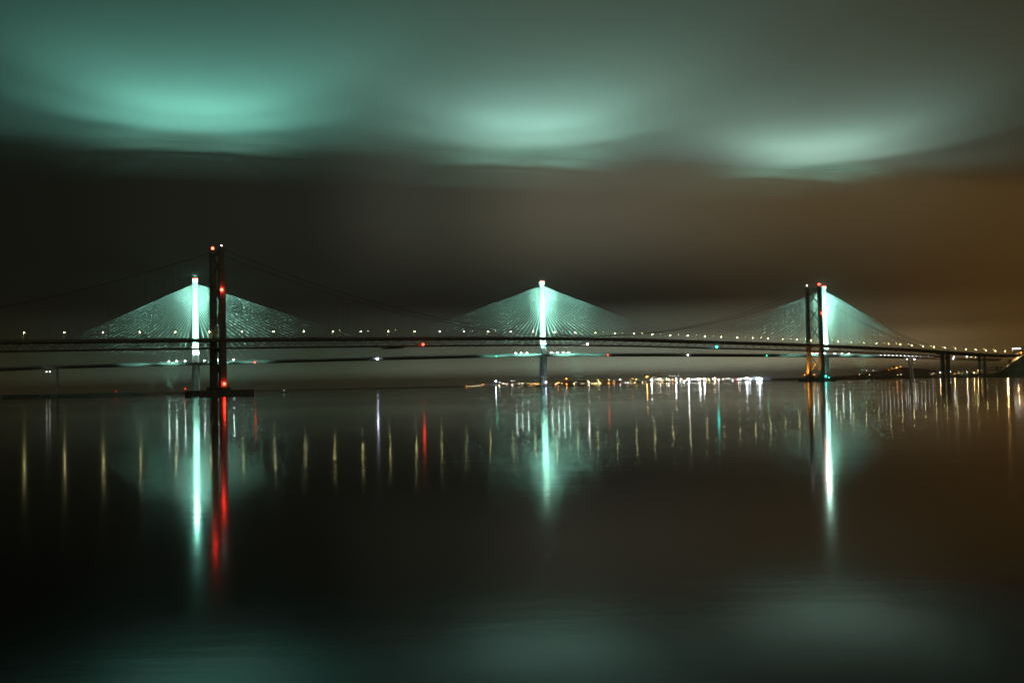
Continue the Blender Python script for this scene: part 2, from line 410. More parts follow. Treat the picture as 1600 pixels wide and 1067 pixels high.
lamp_on(near, 'warning_lamp', NM, (-1.5, -15.6, 110), 1.5, 'r', 45, (0, 1.2, 0), label='red lamp half way up the near leg')
lamp_on(near, 'warning_lamp', NM, (0, -16.2, 12.6), 1.4, 'r', 40, (0, 1.2, 0), label='red lamp at the foot of the near leg')
lamp_on(near, 'warning_lamp', NM, (0, -11.9, 156.6), .75, 'w', 14, label='white lamp on top of the near leg')
lamp_on(fart, 'warning_lamp', FM, (0, -11.9, 156.6), 1.7, 'r', 20, label='red lamp on top of the near leg')
lamp_on(fart, 'warning_lamp', FM, (-1, -15.6, 110), 1.5, 'r', 20, (0, 1.2, 0), label='red lamp half way up the near leg')
lamp_on(fart, 'warning_lamp', FM, (0, 11.9, 156.6), 1.0, 'w', 14, label='white lamp on top of the far leg')
lamp_on(fart, 'warning_lamp', FM, (-2, -20.6, 8), 1.3, 'c', 12, (0, 1.2, 0), label='green lamp at the waterline')
lamp_on(fart, 'warning_lamp', FM, (8, -19, 6), .8, 'c', 8, (0, 1.2, 0), label='green lamp at the waterline')
# sodium floodlights washing the foot of the far tower
for q, (x, y) in enumerate(((-6.5, 15), (-6.5, -4))):
    f = lamp_on(fart, 'floodlight', FM, (x-3, y, 11), .7, 'o', 10, (0, 0, -1.2), label='orange floodlight on the pier')
    spot('sodium_flood', fart, FM @ Vector((x-3, y, 12)), FM @ Vector((0, y*.6, 34)), 60000, 110, (1, .36, .04))
# timber and concrete fender round the near pier
b = MB(); b.m = 0
b.loft([[Vector((x, y, z)) for x, y in ((-34, -9), (-28, -15), (30, -15), (34, -9), (34, 9), (30, 15), (-28, 15), (-34, 9))] for z in (-3, .6, .6001, 6.2)])
fo = b.build('fender', dark_concrete, sb, BM @ Matrix.Translation((0, -4, 0)))
b = MB()
b.loft([[Vector((x, y, z)) for x, y in ((-34, -9), (-28, -15), (30, -15), (34, -9), (34, 9), (30, 15), (-28, 15), (-34, 9))] for z in (-3, 4.4)])
b.build('fender', dark_concrete, sb, BM @ Matrix.Translation((T1, -2, 0)))
lamp_on(sb, 'navigation_lamp', BM, (-34.5, 2, 8.2), .55, 'r', 8, label='small red lamp on the left end of the pier fender')
# side towers and the approach viaduct piers
def side_tower(t, w=5):
    b = MB()
    for s in (-1, 1): b.box(t-w/2, t+w/2, s*5.2-2.0, s*5.2+2.0, -6, fz(t)-4.6)
    b.box(t-w/2+.3, t+w/2-.3, -14, 14, fz(t)-4.6, fz(t)-2.4); b.build('side_pier', concrete, sb)
side_tower(TS[0], 7); side_tower(TS[1], 7.5)
for t in (-470, -530, -590, 1520): side_tower(t, 2.4)
b = MB()
for (ta, tb) in ((-640, -408), (1395, TEND)):
    tt = [t for t in steps if ta <= t <= tb]
    for s in (-1, 1): strip(b, s*9-.6, s*9+.6, -4.2, -.72, tt)
b.build('viaduct_girder', steel, sb)
# navigation lamps slung from the truss
for t, c, r, Lm, lab in ((242.8, 'r', 1.4, 22, 'red lamp under the middle of the left half of the span'), (751.5, 'c', 1.5, 18, 'cyan lamp under the right half of the span'), (499.6, 'w', 1.15, 30, 'white lamp under the middle of the span')):
    lamp_on(sb, 'navigation_lamp', BM, (t, -17.2, fz(t)-8.4), r, c, Lm, (0, .5, 1.4), label=lab)

# ================================================================ cable-stayed bridge (behind)
QM = Matrix.Translation((-553.5, 1849.9, 0)) @ Matrix.Rotation(.335631, 4, 'Z')
def QB(t, y, z): return QM @ Vector((t, y, z))
qz = curve([(-700, 38), (-420, 47), (-213, 53.2), (0, 56), (216, 59), (457, 62), (646, 63.5), (859, 61.5), (1005, 59.4), (1157, 57), (1300, 54.8), (1436, 51.6), (1580, 46.6), (1760, 40)])
qb = thing('cable_stayed_bridge', 'floodlit cable-stayed bridge with three white towers and fans of stays behind', 'bridge', (-553.5, 1849.9, 0), .335631)
WM[qb.name] = QM
qs = [-640 + 16*k for k in range(int((1760+640)/16)+1)]
b = MB()
b.loft([[Vector((t, y, qz(t)+z)) for y, z in ((-20, -1.3), (-9, -4.9), (9, -4.9), (20, -1.3), (20, -.3), (-20, -.3))] for t in qs])
b.build('deck', deck_paint, qb)
b = MB(); strip(b, -18.5, -3.5, -.29, 0, qs, qz); strip(b, 3.5, 18.5, -.29, 0, qs, qz); b.build('carriageway', tarmac, qb)
for s in (-1, 1):
    b = MB()
    for h in (.5, 1.0, 1.5): strip(b, s*19.7-.06, s*19.7+.06, h-.12, h+.12, qs, qz)
    for t in qs: b.box(t-.08, t+.08, s*19.7-.1, s*19.7+.1, qz(t)-.3, qz(t)+1.6)
    b.build('wind_barrier', screen_mat, qb)
def qtower(tc, top, label):
    tw = link(bpy.data.objects.new('tower', None), qb, QM @ Matrix.Translation((tc, 0, 0))); tw['label'] = label
    TM = wm(tw); dz = qz(tc)
    def wd(z):
        u = (z-0)/top
        return (6.6-2.7*min(1, u*1.1) if z > dz else 6.9 - .7*z/dz), (6.4-2.9*u)
    zz = []; z = 3.0
    while z < dz-5: zz.append(z); z += 4
    b = MB(); rings = []
    def ring(z, ins=0):
        w, d = wd(z); w -= ins; d -= ins; c = w*.42; e = d*.42
        return [Vector((-w+c, -d, z)), Vector((w-c, -d, z)), Vector((w, -d+e, z)), Vector((w, d-e, z)), Vector((w-c, d, z)), Vector((-w+c, d, z)), Vector((-w, d-e, z)), Vector((-w, -d+e, z))]
    z = 3.0
    while z < top-9:      # cast in four-metre lifts, each joint a shallow recess
        z2 = min(z+4, top-8)
        rings += [ring(z+.02), ring(z2-.22), ring(z2-.2, .16), ring(z2, .16)]
        z = z2
    b.loft(rings); b.build('shaft', pale_concrete, tw, TM)
    w, d = wd(top-8)
    b = MB(); b.loft([[Vector((sx*(w+o), sy*(d+o), z)) for sx, sy in ((-1, -1), (1, -1), (1, 1), (-1, 1))] for z, o in ((top-8, .55), (top-.9, .55), (top-.85, .25), (top, .25))])
    b.build('cap', pale_concrete, tw, TM)
    b = MB(); b.cyl((0, 1, top-.1), (0, 1, 206.75), .3, n=6); b.build('added_mast', pole_mat, tw, TM)  # mast added to carry the cloud lamps near the haze top
    b = MB()
    for k in range(12):
        z = 142 + k*4.05*(top-200+50)/52
        if z > top-9.5: break
        w, d = wd(z); hw = .55*w if k % 3 else .75*w
        for s in (-1, 1): b.box(-hw, hw, s*d-(.05 if s < 0 else -.0)-.02, s*d+(.05 if s > 0 else 0)+.02, z-.5, z+.35)
    b.build('anchor_slot', slot_mat, tw, TM)
    b = MB(); b.loft([[Vector((r*math.cos(2*math.pi*i/24), r*.8*math.sin(2*math.pi*i/24), z)) for i in range(24)] for z, r in ((-4, 16), (2.2, 16), (2.2001, 15.5), (3.4, 15.5))])
    b.build('pile_cap', concrete, tw, TM)
    for x in (-2.6, 0, 2.6): lamp_on(tw, 'warning_lamp', TM, (x, -wd(top)[1]-1.3, top-.9), 1.0, 'r', 9, (0, 1, 0))
    # stays: two planes, 24 each way, numbered from the tower outwards
    return tw
qtow = [(0, 203.5, 'left white tower'), (650, 206.5, 'middle white tower'), (1300, 203.5, 'right white tower, half hidden by the dark tower')]
for tc, top, lab in qtow:
    tw = qtower(tc, top, lab); TM = wm(tw)
    for s in (-1, 1):
        reach = (24 + 15.9*23) if 0 <= tc + s*400 <= 1300 else 300
        for k in range(24):
            t = s*(24 + (reach-24)*k/23); za = top-63 + 52*(k/23)**.85
            for pl in (-1, 1):
                rod('stay_cable', TM @ Vector((t, pl*1.1, qz(tc+t)-.2)), TM @ Vector((s*3.6, pl*.8, za)), STAY_R, sheath, qb, 4)
for t in (-223, -327, -417, -497, 1523):
    z1 = qz(t)-4.9; b = MB()
    for s in (-1, 1): b.loft([[Vector((t-1.6, s*(4+q*2)-1.4, z)), Vector((t+1.6, s*(4+q*2)-1.4, z)), Vector((t+1.6, s*(4+q*2)+1.4, z)), Vector((t-1.6, s*(4+q*2)+1.4, z))] for z, q in ((-4, 0), (z1-10, 0), (z1, 1))])
    b.build('approach_pier', concrete, qb)
for t, c, r, Lm, dz_, lab in ((98.8, 'r', 1.3, 14, -3.3, 'red lamp under the deck right of the left tower'), (317.4, 'v', 1.7, 40, -3, 'violet-white lamp under the left span'), (547.1, 'g', 1.2, 9, -3, 'green lamp under the deck left of the middle tower'),
      (778.7, 'r', 1.4, 14, -3, 'red lamp under the deck right of the middle tower'), (956.2, 'w', 1.4, 26, -3, 'white lamp under the right span'), (1140.8, 'g', 1.1, 9, -3, 'green lamp under the deck left of the right tower'),
      (-238, 'w', .9, 8, -9.5, 'paired white lamp near the left end'), (-233, 'w', .9, 8, -9.5, 'paired white lamp near the left end'), (1496, 'w', 1.0, 12, -7, 'white lamp on the right approach'), (1516, 'w', 1.4, 16, -7, 'white lamp on the right approach'), (1591, 'w', .9, 10, .6, 'white lamp on the right approach deck'), (1624, 'w', 1.2, 14, .8, 'pair of white lamps on the right approach'), (1622, 'w', 1.2, 14, -3.6, 'pair of white lamps on the right approach'), (1660, 'w', 1.4, 12, 2.2, 'white lamp on the right approach deck'), (1672, 'y', .8, 8, 1.6, 'yellow lamp on the right approach deck'), (1684, 'y', .8, 8, 1.6, 'yellow lamp on the right approach deck')):
    lamp_on(qb, 'navigation_lamp', QM, (t, -20.6, qz(t)+dz_), r, c, Lm, (0, .8, 1.4), label=lab)
lamp_on(qb, 'navigation_lamp', QM, (648.4, -16, 8.5), 1.5, 'v', 25, (0, .8, -1.5), label='violet-white lamp at the foot of the middle tower')
# row of parapet lights on the right-hand approach
for k in range(14):
    t = 1427 + (1564-1427)*k/13
    lamp_on(qb, 'parapet_lamp', QM, (t, -20.5, qz(t)+.6 - .3), .95, 'w', 9, (0, 1, -.3))

# ================================================================ floodlights standing on the cable-stayed deck
def make_flood():
    t = thing('floodlight', 'floodlight', 'floodlight')
    b = MB(); b.cyl((0,0,0), (0,0,1.5), .2, n=6); b.box(-.6, .6, -.15, .15, 1.4, 1.55); b.build('post', pole_mat, t)
    b = MB(); b.box(-.8, .8, -.5, .5, 1.55, 2.1); b.build('housing', housing, t)
    b = MB(); b.loft([[Vector((x*.9*q, y*.6*q, z)) for x, y in ((-1,-1),(1,-1),(1,1),(-1,1))] for z, q in ((2.1, 1), (2.75, 1), (2.95, .6))]); b.build('lens', glass('t', FLOOD_L), t)
    return t
def copy_thing(root, M, label=None, group=None):
    r = root.copy(); COL.objects.link(r); r.matrix_basis = M; WM[r.name] = M
    if label: r['label'] = label
    if group: r['group'] = group
    for c in CH[root.name]:
        d = c.copy(); COL.objects.link(d); d.parent = r
        for g in CH.get(c.name, ()):
            e = g.copy(); COL.objects.link(e); e.parent = d
    return r
CH = {}
def freeze(root):
    for o in list(COL.objects):
        if o.parent is not None: CH.setdefault(o.parent.name, [])
    CH[root.name] = [o for o in COL.objects if o.parent == root]
    for c in CH[root.name]: CH[c.name] = [o for o in COL.objects if o.parent == c]
def placer(proto):
    freeze(proto); used = []
    def put(M, label=None, group=None):
        if not used:
            used.append(1); proto.matrix_basis = M; WM[proto.name] = M
            if label: proto['label'] = label
            if group: proto['group'] = group
            return proto
        return copy_thing(proto, M, label, group)
    return put
put_flood = placer(make_flood())
tower_names = ['left', 'middle', 'right']
off = [(-44.6, -32.3, -18.5, 13.9, 36.1, 63.2), (-61, -50, -38, 12, 25, 37, 48), (-42, -31.5, -11.4, 14.6, 32.5, 50)]
for k, (tc, top, lab) in enumerate(qtow):
    for q, t in enumerate(off[k]):
        near_t = sum(1 for u in off[k] if u*t > 0 and abs(u) <= abs(t))
        put_flood(QM @ Matrix.Translation((tc+t, -13, qz(tc+t))),
                  'bright floodlight on the deck, %s one %s of the %s white tower' % (ordw(near_t), 'left' if t < 0 else 'right', tower_names[k]), 'floodlights on the cable-stayed deck')
    z0 = qz(tc)+3.4
    for t in (-1, 1):
        spot('base_beam', qb, QB(tc+t*14, -18.5, z0), QB(tc, -4, z0+21), P_BASE*FLOOD_K[k], 42)
    spot('sky_beam', qb, QB(tc+.3, 1.3, 206.95), QB(tc+SKY_OFF[k][0], SKY_OFF[k][1], 478), P_SKY*SKY_K[k], 118, SKYCOL[k], rad=.15)
    ux, uy = ((-.045, -1), (-.36, -.93), (-.58, -.81))[k]       # aims the added wash lamps at the camera side, spreading the cloud glow
    for side, ahead, pw, cn in WASH:
        dx, dy = ahead*ux - side*uy, ahead*uy + side*ux
        spot('sky_wash', qb, QB(tc-.3, 1.3, 206.95), QB(tc+dx, dy, 478), P_WASH*pw*WASH_K[k]*(.6 if k == 2 and side > 100 else 1), cn, SKYCOL[k], rad=.15)
# made-up pontoons added in front of each tower to light shaft, stays and cloud
def make_pontoon():
    t = thing('added_light_pontoon', 'pontoon', 'pontoon')
    b = MB(); b.loft([[Vector((x*q, y*q, z)) for x, y in ((-5, -3), (5, -3), (5, 3), (-5, 3))] for z, q in ((-.6, .9), (.3, 1), (1.1, 1))]); b.build('hull', dark_concrete, t)
    for s in (-1, 1):
        b = MB(); b.cyl((s*2.5, 0, 1.1), (s*2.5, 0, 3), .15, n=6); b.build('post', pole_mat, t)
        Mh = Matrix.Translation((s*2.5, 0, 3.3)) @ Matrix.Rotation(-.6, 4, 'X')
        b = MB(); b.box(-1, 1, -.7, .7, -.5, .3, Mh); hd = b.build('housing', housing, t)
        b = MB(); b.box(-.9, .9, -.6, .6, .31, .36, Mh); b.build('lens', glass('t', 30), hd)
    return t
put_pontoon = placer(make_pontoon())
for k, (tc, top, lab) in enumerate(qtow):
    for t in (-1, 1):
        for q in (24, 46, 68):
            put_pontoon(QM @ Matrix.Translation((tc+t*q, -72-q*.1, 0)), 'added light pontoon on the water, %s one %s of the %s white tower' % ({24: 'nearest', 46: 'second', 68: 'farthest'}[q], 'left' if t < 0 else 'right', tower_names[k]), 'added light pontoons in front of the white towers')
            p0 = QB(tc+t*q, -72-q*.1, 4.2)
            spot('tower_beam', qb, p0, QB(tc, -3, 176), P_TOWER*FLOOD_K[k], 20, blend=1, rad=7)
            spot('tower_beam', qb, p0, QB(tc, -3, 112), P_TOWER*.4*FLOOD_K[k], 22, blend=1, rad=3)
            if q == 46: spot('stay_beam', qb, p0, QB(tc+t*34, -2, 164), P_STAY*FLOOD_K[k], 62, blend=1, rad=3)
            if q == 68: spot('stay_beam', qb, p0, QB(tc+t*118, -2, 140), P_STAY*.26*FLOOD_K[k], 60, blend=1, rad=3)

# ================================================================ street lamps along the suspension bridge
def make_street_lamp(hooded=False):
    t = thing('street_lamp', 'street lamp', 'street lamp')
    b = MB(); b.cyl((0,0,0), (0,0,.9), .3, n=6); b.cyl((0,0,.9), (0,0,8), .2, .13, n=6); b.build('post', pole_mat, t)
    b = MB(); b.cyl((0,0,7.9), (1.5,0,8.5), .1, n=6); b.build('arm', pole_mat, t)
    Mt = Matrix.Translation((1.9,0,8.5)) @ Matrix.Rotation(.12, 4, 'Y')
    b = MB(); b.box(-.75,.85,-.45,.45,.1,.35,Mt); b.box(-.85,-.74,-.5,.5,-.8,.35,Mt)
    for s in (-1, 1): b.box(-.74,.1,s*.48-.03,s*.48+.03,-.75,.1,Mt)
    h = b.build('lamp_head', housing, t, Matrix.Identity(4))
    b = MB()
    if hooded: b.box(-.3,.5,-.3,.3,-.08,.08,Mt)          # a shallow lens recessed behind its skirt
    else: b.box(-.55,.7,-.36,.36,-.44,.08,Mt)
    b.build('lens', YEL, h, Matrix.Identity(4))
    return t
put_lamp = placer(make_street_lamp())
ts_ = [-187 + 36.2*k for k in range(-1, 51)]
def where(t):
    if t < -1: return '%s left of the near dark tower' % ordw(sum(1 for u in ts_ if t <= u < -1))
    if t < 1005:
        a_ = sum(1 for u in ts_ if -1 <= u <= t); c_ = sum(1 for u in ts_ if t <= u < 1005)
        return '%s right of the near dark tower' % ordw(a_) if a_ <= c_ else '%s left of the far dark tower' % ordw(c_)
    return '%s right of the far dark tower' % ordw(sum(1 for u in ts_ if 1005 <= u <= t))
for t in ts_:
    put_lamp(BM @ Matrix.Translation((t, 10.4, fz(t))) @ Matrix.Rotation(-math.pi/2, 4, 'Z'), 'lamp facing the camera on the far rail, ' + where(t), 'street lamps facing the camera along the far side')
put_hooded = placer(make_street_lamp(True))
for t in ts_:
    put_hooded(BM @ Matrix.Translation((t, -10.4, fz(t))) @ Matrix.Rotation(math.pi/2, 4, 'Z'), 'hooded lamp on the near rail, ' + where(t), 'street lamps facing away along the near side')
# white boxes stand in for the light pools under the near lamps
b = MB(); b.box(-.9,.9,-.35,.35,0,.12); b.m = 1; b.box(-.8,.8,-.3,.3,.12,1.5); pool_me = b.mesh('light_pool_box', [dark_concrete, white_box])
for t in ts_:
    o = inst('light_pool_box', pool_me, None, BM @ Matrix.Translation((t+.6, -15.2, fz(t))))
    tag(o, 'white box imitating lamplight on the near footway, ' + where(t), 'white_box', 'boxes imitating lamp pools along the suspension bridge')

# ================================================================ harbour and shore lights
PORT= [(-174.2,4000.0,5.3,'o',1),(-164.6,4037.0,2.5,'w',0),(-151.6,4014.0,2.5,'y',0),(-143.1,4051.0,3.1,'w',0),(-130.2,4028.0,2.5,'y',0),(-119.8,4005.0,2.5,'w',0),(-113.4,4042.0,9.0,'o',1),(-64.4,4019.0,19.6,'b',3),(-49.9,4056.0,15.0,'b',1),(-37.5,4033.0,10.6,'w',1),(-27.7,4010.0,9.8,'y',0),(-20.6,4047.0,9.5,'w',0),(-52.2,4024.0,4.1,'y',1),(-22.9,4001.0,3.9,'o',0),(-4.9,4038.0,19.6,'w',1),(4.1,4015.0,20.1,'w',0),(-2.6,4052.0,3.7,'w',1),(23.3,4029.0,9.3,'w',1),(34.4,4006.0,10.4,'y',1),(41.5,4043.0,9.4,'w',0),(59.0,4020.0,9.4,'y',0),(70.0,4057.0,5.1,'o',1),(78.5,4034.0,9.5,'w',0),(84.8,4011.0,7.9,'y',1),(91.1,4048.0,4.6,'o',1),(96.2,4025.0,5.7,'o',1),(160.1,4002.0,2.5,'o',1),(172.0,4039.0,8.5,'o',2),(185.8,4016.0,5.7,'y',0),(205.1,4053.0,22.7,'o',2),(204.4,4030.0,2.9,'o',1),(231.4,4007.0,4.8,'y',1),(262.8,4044.0,2.9,'y',0),(268.6,4021.0,2.8,'y',0),(288.0,4058.0,14.1,'y',1),(290.3,4035.0,7.2,'w',2),(299.5,4012.0,2.6,'y',1),(312.0,4049.0,2.5,'y',1),(317.6,4026.0,2.5,'y',1),(321.6,4003.0,14.9,'y',1),(330.5,4040.0,7.0,'y',2),(332.6,4017.0,2.6,'y',1),(368.4,4054.0,15.1,'y',1),(363.8,4031.0,4.8,'o',1),(406.6,4008.0,15.5,'w',2),(429.0,4045.0,2.5,'y',0),(436.3,4022.0,2.5,'w',1),(450.2,4059.0,2.5,'y',0),(455.4,4036.0,18.7,'o',1),(468.2,4013.0,15.7,'y',1),(466.3,4050.0,3.4,'y',1),(493.6,4027.0,4.0,'y',1),(507.5,4004.0,23.5,'o',3),(529.0,4041.0,11.6,'w',3),(545.9,3971.4,14.7,'y',2),(556.2,3992.0,14.6,'w',2),(557.7,3952.6,2.5,'o',1),(565.5,3894.6,14.1,'y',2),(576.2,3913.6,12.1,'w',2),(582.1,3858.9,10.3,'o',2),(587.1,3806.2,13.2,'w',3),(577.6,3896.7,25.4,'w',0),(581.1,3849.9,24.5,'w',0),(591.3,3871.0,24.4,'w',0),(596.8,3816.2,24.3,'w',0),(588.8,3807.0,4.2,'y',1),(603.1,3814.4,11.7,'y',1),(599.3,3791.4,4.4,'w',1),(613.9,3796.6,4.8,'w',2),(616.6,3750.3,12.7,'y',1),(616.6,3712.5,11.8,'w',3),(625.0,3739.9,3.2,'b',1),(626.2,3697.9,10.7,'b',1),(628.0,3652.1,10.4,'w',1),(641.0,3662.1,10.2,'w',1),(640.7,3623.2,11.1,'w',3),(641.9,3681.4,3.1,'w',0),(651.6,3601.2,10.7,'w',3),(651.2,3561.3,6.8,'y',1),(661.7,3582.4,11.3,'w',0),(659.1,3550.9,5.8,'y',1),(675.4,3546.1,11.8,'w',2),(671.3,3520.5,2.5,'w',1),(673.4,3466.2,7.2,'b',2),(702.6,3388.4,4.2,'b',1),(703.6,3332.5,7.1,'r',1),(701.6,3292.6,7.0,'w',2),(718.0,3276.6,7.3,'b',1),(715.4,3237.8,9.5,'b',3),(726.0,3258.9,9.0,'b',2),(722.7,3222.6,6.4,'b',2),(724.7,3146.7,6.7,'b',2),(736.2,3160.9,7.7,'b',3),(732.9,3121.0,6.2,'b',2),(736.0,3201.9,12.4,'b',0)]
LAND=[(968.7,2900.0,23.2,'w',0),(987.2,2900.0,22.8,'w',0),(933.0,2850.0,12.5,'y',0),(943.2,2800.0,11.1,'y',0),(981.0,2700.0,8.9,'y',0),(989.9,2700.0,9.8,'w',0),(1048.2,2950.0,24.3,'o',0),(1059.0,2950.0,26.8,'o',0),(1069.7,2950.0,29.2,'o',2),(1080.5,2950.0,31.7,'o',1),(948.3,2350.0,11.7,'w',1),(949.0,2300.0,12.5,'w',3),(968.3,2320.0,8.1,'o',0),(994.7,2320.0,11.7,'w',2),(1001.7,2300.0,9.4,'y',1),(1032.2,2350.0,15.0,'y',0),(1038.9,2350.0,14.8,'y',0),(1027.8,2200.0,21.5,'y',0),(1026.1,2150.0,29.8,'y',1)]
rs = random.Random(11)
SHORE = [(-60, 4003), (330, 4003), (520, 3995), (580, 3800), (632, 3580), (692, 3262), (725, 3120)]
for k in range(46):
    u = rs.uniform(0, len(SHORE)-1.001) if k % 3 else rs.uniform(2, 4.9); i_ = int(u); f_ = u-i_
    PORT.append((round(SHORE[i_][0]+(SHORE[i_+1][0]-SHORE[i_][0])*f_+6, 1), round(SHORE[i_][1]+(SHORE[i_+1][1]-SHORE[i_][1])*f_+rs.uniform(12, 90), 1), round(rs.uniform(4, 13), 1), rs.choice('wwwyyyob'), rs.choice((0, 0, 0, 1))))
RAD = (.95, 1.3, 1.7, 2.3); LUM = (20, 38, 70, 130)
names = {'w': 'white', 'b': 'cold white', 'y': 'yellow', 'o': 'orange', 'r': 'red'}
sizes = ('faint', 'small', 'bright', 'brilliant')
LIGHT_ME = {}
def light_mast(x, y, z, c, s, ground, label, group, sc=1.0, dim=1.0):
    h = max(2.0, z-ground)
    t = thing('light_mast', label, 'light mast', (x, y, ground), 0, group)
    t.location = (x, y, ground)
    if 'post' not in LIGHT_ME:
        b = MB(); b.cyl((0,0,-1), (0,0,1), .22, .13, n=6); LIGHT_ME['post'] = b.mesh('post', pole_mat)
    k = (c, s, sc)
    if k not in LIGHT_ME:
        b = MB(); b.ball((0,0,0), RAD[s]*sc); LIGHT_ME[k] = b.mesh('lamp', glass(c, LUM[s]*dim))
        b = MB(); b.box(-RAD[s]*sc*.7, RAD[s]*sc*.7, -RAD[s]*sc*.7, RAD[s]*sc*.7, RAD[s]*sc*.8, RAD[s]*sc*1.05); LIGHT_ME[k+('h',)] = b.mesh('hood', housing)
    G = Matrix.Translation((x, y, ground))
    inst('post', LIGHT_ME['post'], t, G @ Matrix.Diagonal((1, 1, h, 1)))
    l_ = inst('lamp', LIGHT_ME[k], t, G @ Matrix.Translation((0, 0, h))); inst('hood', LIGHT_ME[k+('h',)], l_, G @ Matrix.Translation((0, 0, h)))
    return t
def ordinal_labels(data, fmt, ends):
    """the n-th of its colour and size, counted along the shore from the nearer end"""
    outl = []
    for d in data:
        same = sorted([e for e in data if e[3] == d[3] and e[4] == d[4]], key=lambda e: e[0]/e[1]); i = same.index(d); m_ = len(same)
        w = 'only' if m_ == 1 else (ordw(i+1) if i < m_/2 else ordw(m_-i))
        side = '' if m_ == 1 else (' counted from the left' if i < m_/2 else ' counted from the right')
        outl.append(fmt % (w, sizes[d[4]] + ' ' + names[d[3]], side))
    return outl
labs = ordinal_labels(PORT, '%s %s light on the far shore%s', None)
for d, lab in zip(PORT, labs):
    t = light_mast(*d[:5], 1.9, lab, 'lights along the far shore')
    if d[4] == 3:
        pd = bpy.data.lights.new('lamp_light', 'POINT'); pd.energy = 22000; pd.color = (1, .55, .15) if d[3] == 'o' else (.85, .95, 1); pd.shadow_soft_size = 2
        link(bpy.data.objects.new('lamp_light', pd), t, Matrix.Translation((d[0], d[1]+2, d[2]+5)))
labs = ordinal_labels(LAND, '%s %s light on the headland%s', None)
for d, lab in zip(LAND, labs):
    t = light_mast(*d[:5], min(land_z(d[0], d[1]), d[2]-1.5), lab, 'lights on the right-hand headland', .75, .4)
    if d[1] < 2700:
        pd = bpy.data.lights.new('lamp_light', 'POINT'); pd.energy = 40000 if d[1] < 2210 else 2500; pd.color = (1, .55, .2); pd.shadow_soft_size = 1
        link(bpy.data.objects.new('lamp_light', pd), t, Matrix.Translation((d[0], d[1], d[2]+5)))

# warehouses on the far shore
def shed(x, y, w, d, h, rz, wallm, roofm, label, name='warehouse', doors=3, pitch=.18, g0=1.9, lit=None):
    t = thing(name, label, 'warehouse' if name == 'warehouse' else 'building', (x, y, g0), rz, 'harbour sheds on the far shore' if name == 'warehouse' else None)
    M = wm(t)
    b = MB(); hw, hd = w/2, d/2; rise = hd*pitch
    b.add([(-hw,-hd,-2),(hw,-hd,-2),(hw,hd,-2),(-hw,hd,-2),(-hw,-hd,h),(hw,-hd,h),(hw,hd,h),(-hw,hd,h),(-hw,0,h+rise),(hw,0,h+rise)],
          [(0,1,5,4),(2,3,7,6),(1,2,6,9,5),(3,0,4,8,7),(3,2,1,0)])
    b.build('wall', wallm, t, M)
    b = MB()
    for s in (-1, 1):
        b.add([(-hw-.5, s*(hd+.6), h-.1), (hw+.5, s*(hd+.6), h-.1), (hw+.5, 0, h+rise+.02), (-hw-.5, 0, h+rise+.02), (-hw-.5, s*(hd+.6), h+.35), (hw+.5, s*(hd+.6), h+.35), (hw+.5, 0, h+rise+.45), (-hw-.5, 0, h+rise+.45)],
              [(0,1,2,3),(7,6,5,4),(0,4,5,1),(1,5,6,2),(2,6,7,3),(3,7,4,0)])
    b.build('roof', roofm, t, M)
    for k in range(doors):
        cx = -hw + w*(k+.5)/doors
        b = MB(); b.box(cx-2.6, cx+2.6, -hd-.12, -hd+.05, 0, min(h-1, 5)); b.build('door', housing, t, M)
    for cx, cz_, ww, c in (lit or ()):
        b = MB(); b.box(cx-ww, cx+ww, -hd-.16, -hd+.05, cz_-.8, cz_+.8); b.build('window', glass(c, 2.2), t, M)
    return t
grey_clad = mat('grey_cladding', (.28, .29, .3), .6, 0, .2, .15); pale_clad = mat('pale_cladding', (.62, .66, .7), .6, 0, .05, .12); dark_roof = mat('dark_roof', (.1, .1, .105), .7); brick_m = mat('brown_brick', (.22, .13, .09), .85, 0, .5, .25)
shed(-90, 4090, 120, 30, 8, .02, grey_clad, dark_roof, 'long grey warehouse left of the brilliant cold white mast')
shed(18, 4110, 70, 34, 12, -.05, grey_clad, dark_roof, 'grey warehouse right of the brilliant cold white mast', lit=((-14, 6, 3, 'y'), (4, 6, 3, 'w')))
shed(210, 4120, 46, 26, 9, .1, brick_m, dark_roof, 'brown brick shed behind the orange light pair by the middle tower', doors=2)
shed(272, 4110, 60, 30, 13, 0, grey_clad, dark_roof, 'grey warehouse behind the yellow cluster right of the middle tower')
shed(352, 4100, 48, 30, 16, .04, grey_clad, dark_roof, 'tall grey shed left of the pale harbour crane', doors=2)
shed(448, 4120, 90, 34, 11, -.03, grey_clad, dark_roof, 'long grey warehouse right of the pale harbour crane', lit=((-26, 6, 2.5, 'y'), (-8, 6, 2.5, 'y'), (14, 6, 2.5, 'w')))
shed(590, 4080, 110, 40, 20, -.2, pale_clad, dark_roof, 'large pale shed beside the red crane')
shed(668, 3760, 130, 40, 10, -1.1, grey_clad, dark_roof, 'grey warehouse among the thick white lights')
shed(748, 3400, 330, 50, 9, -1.46, pale_clad, pale_clad, 'very long pale-roofed shed near the right end of the far shore', doors=8)
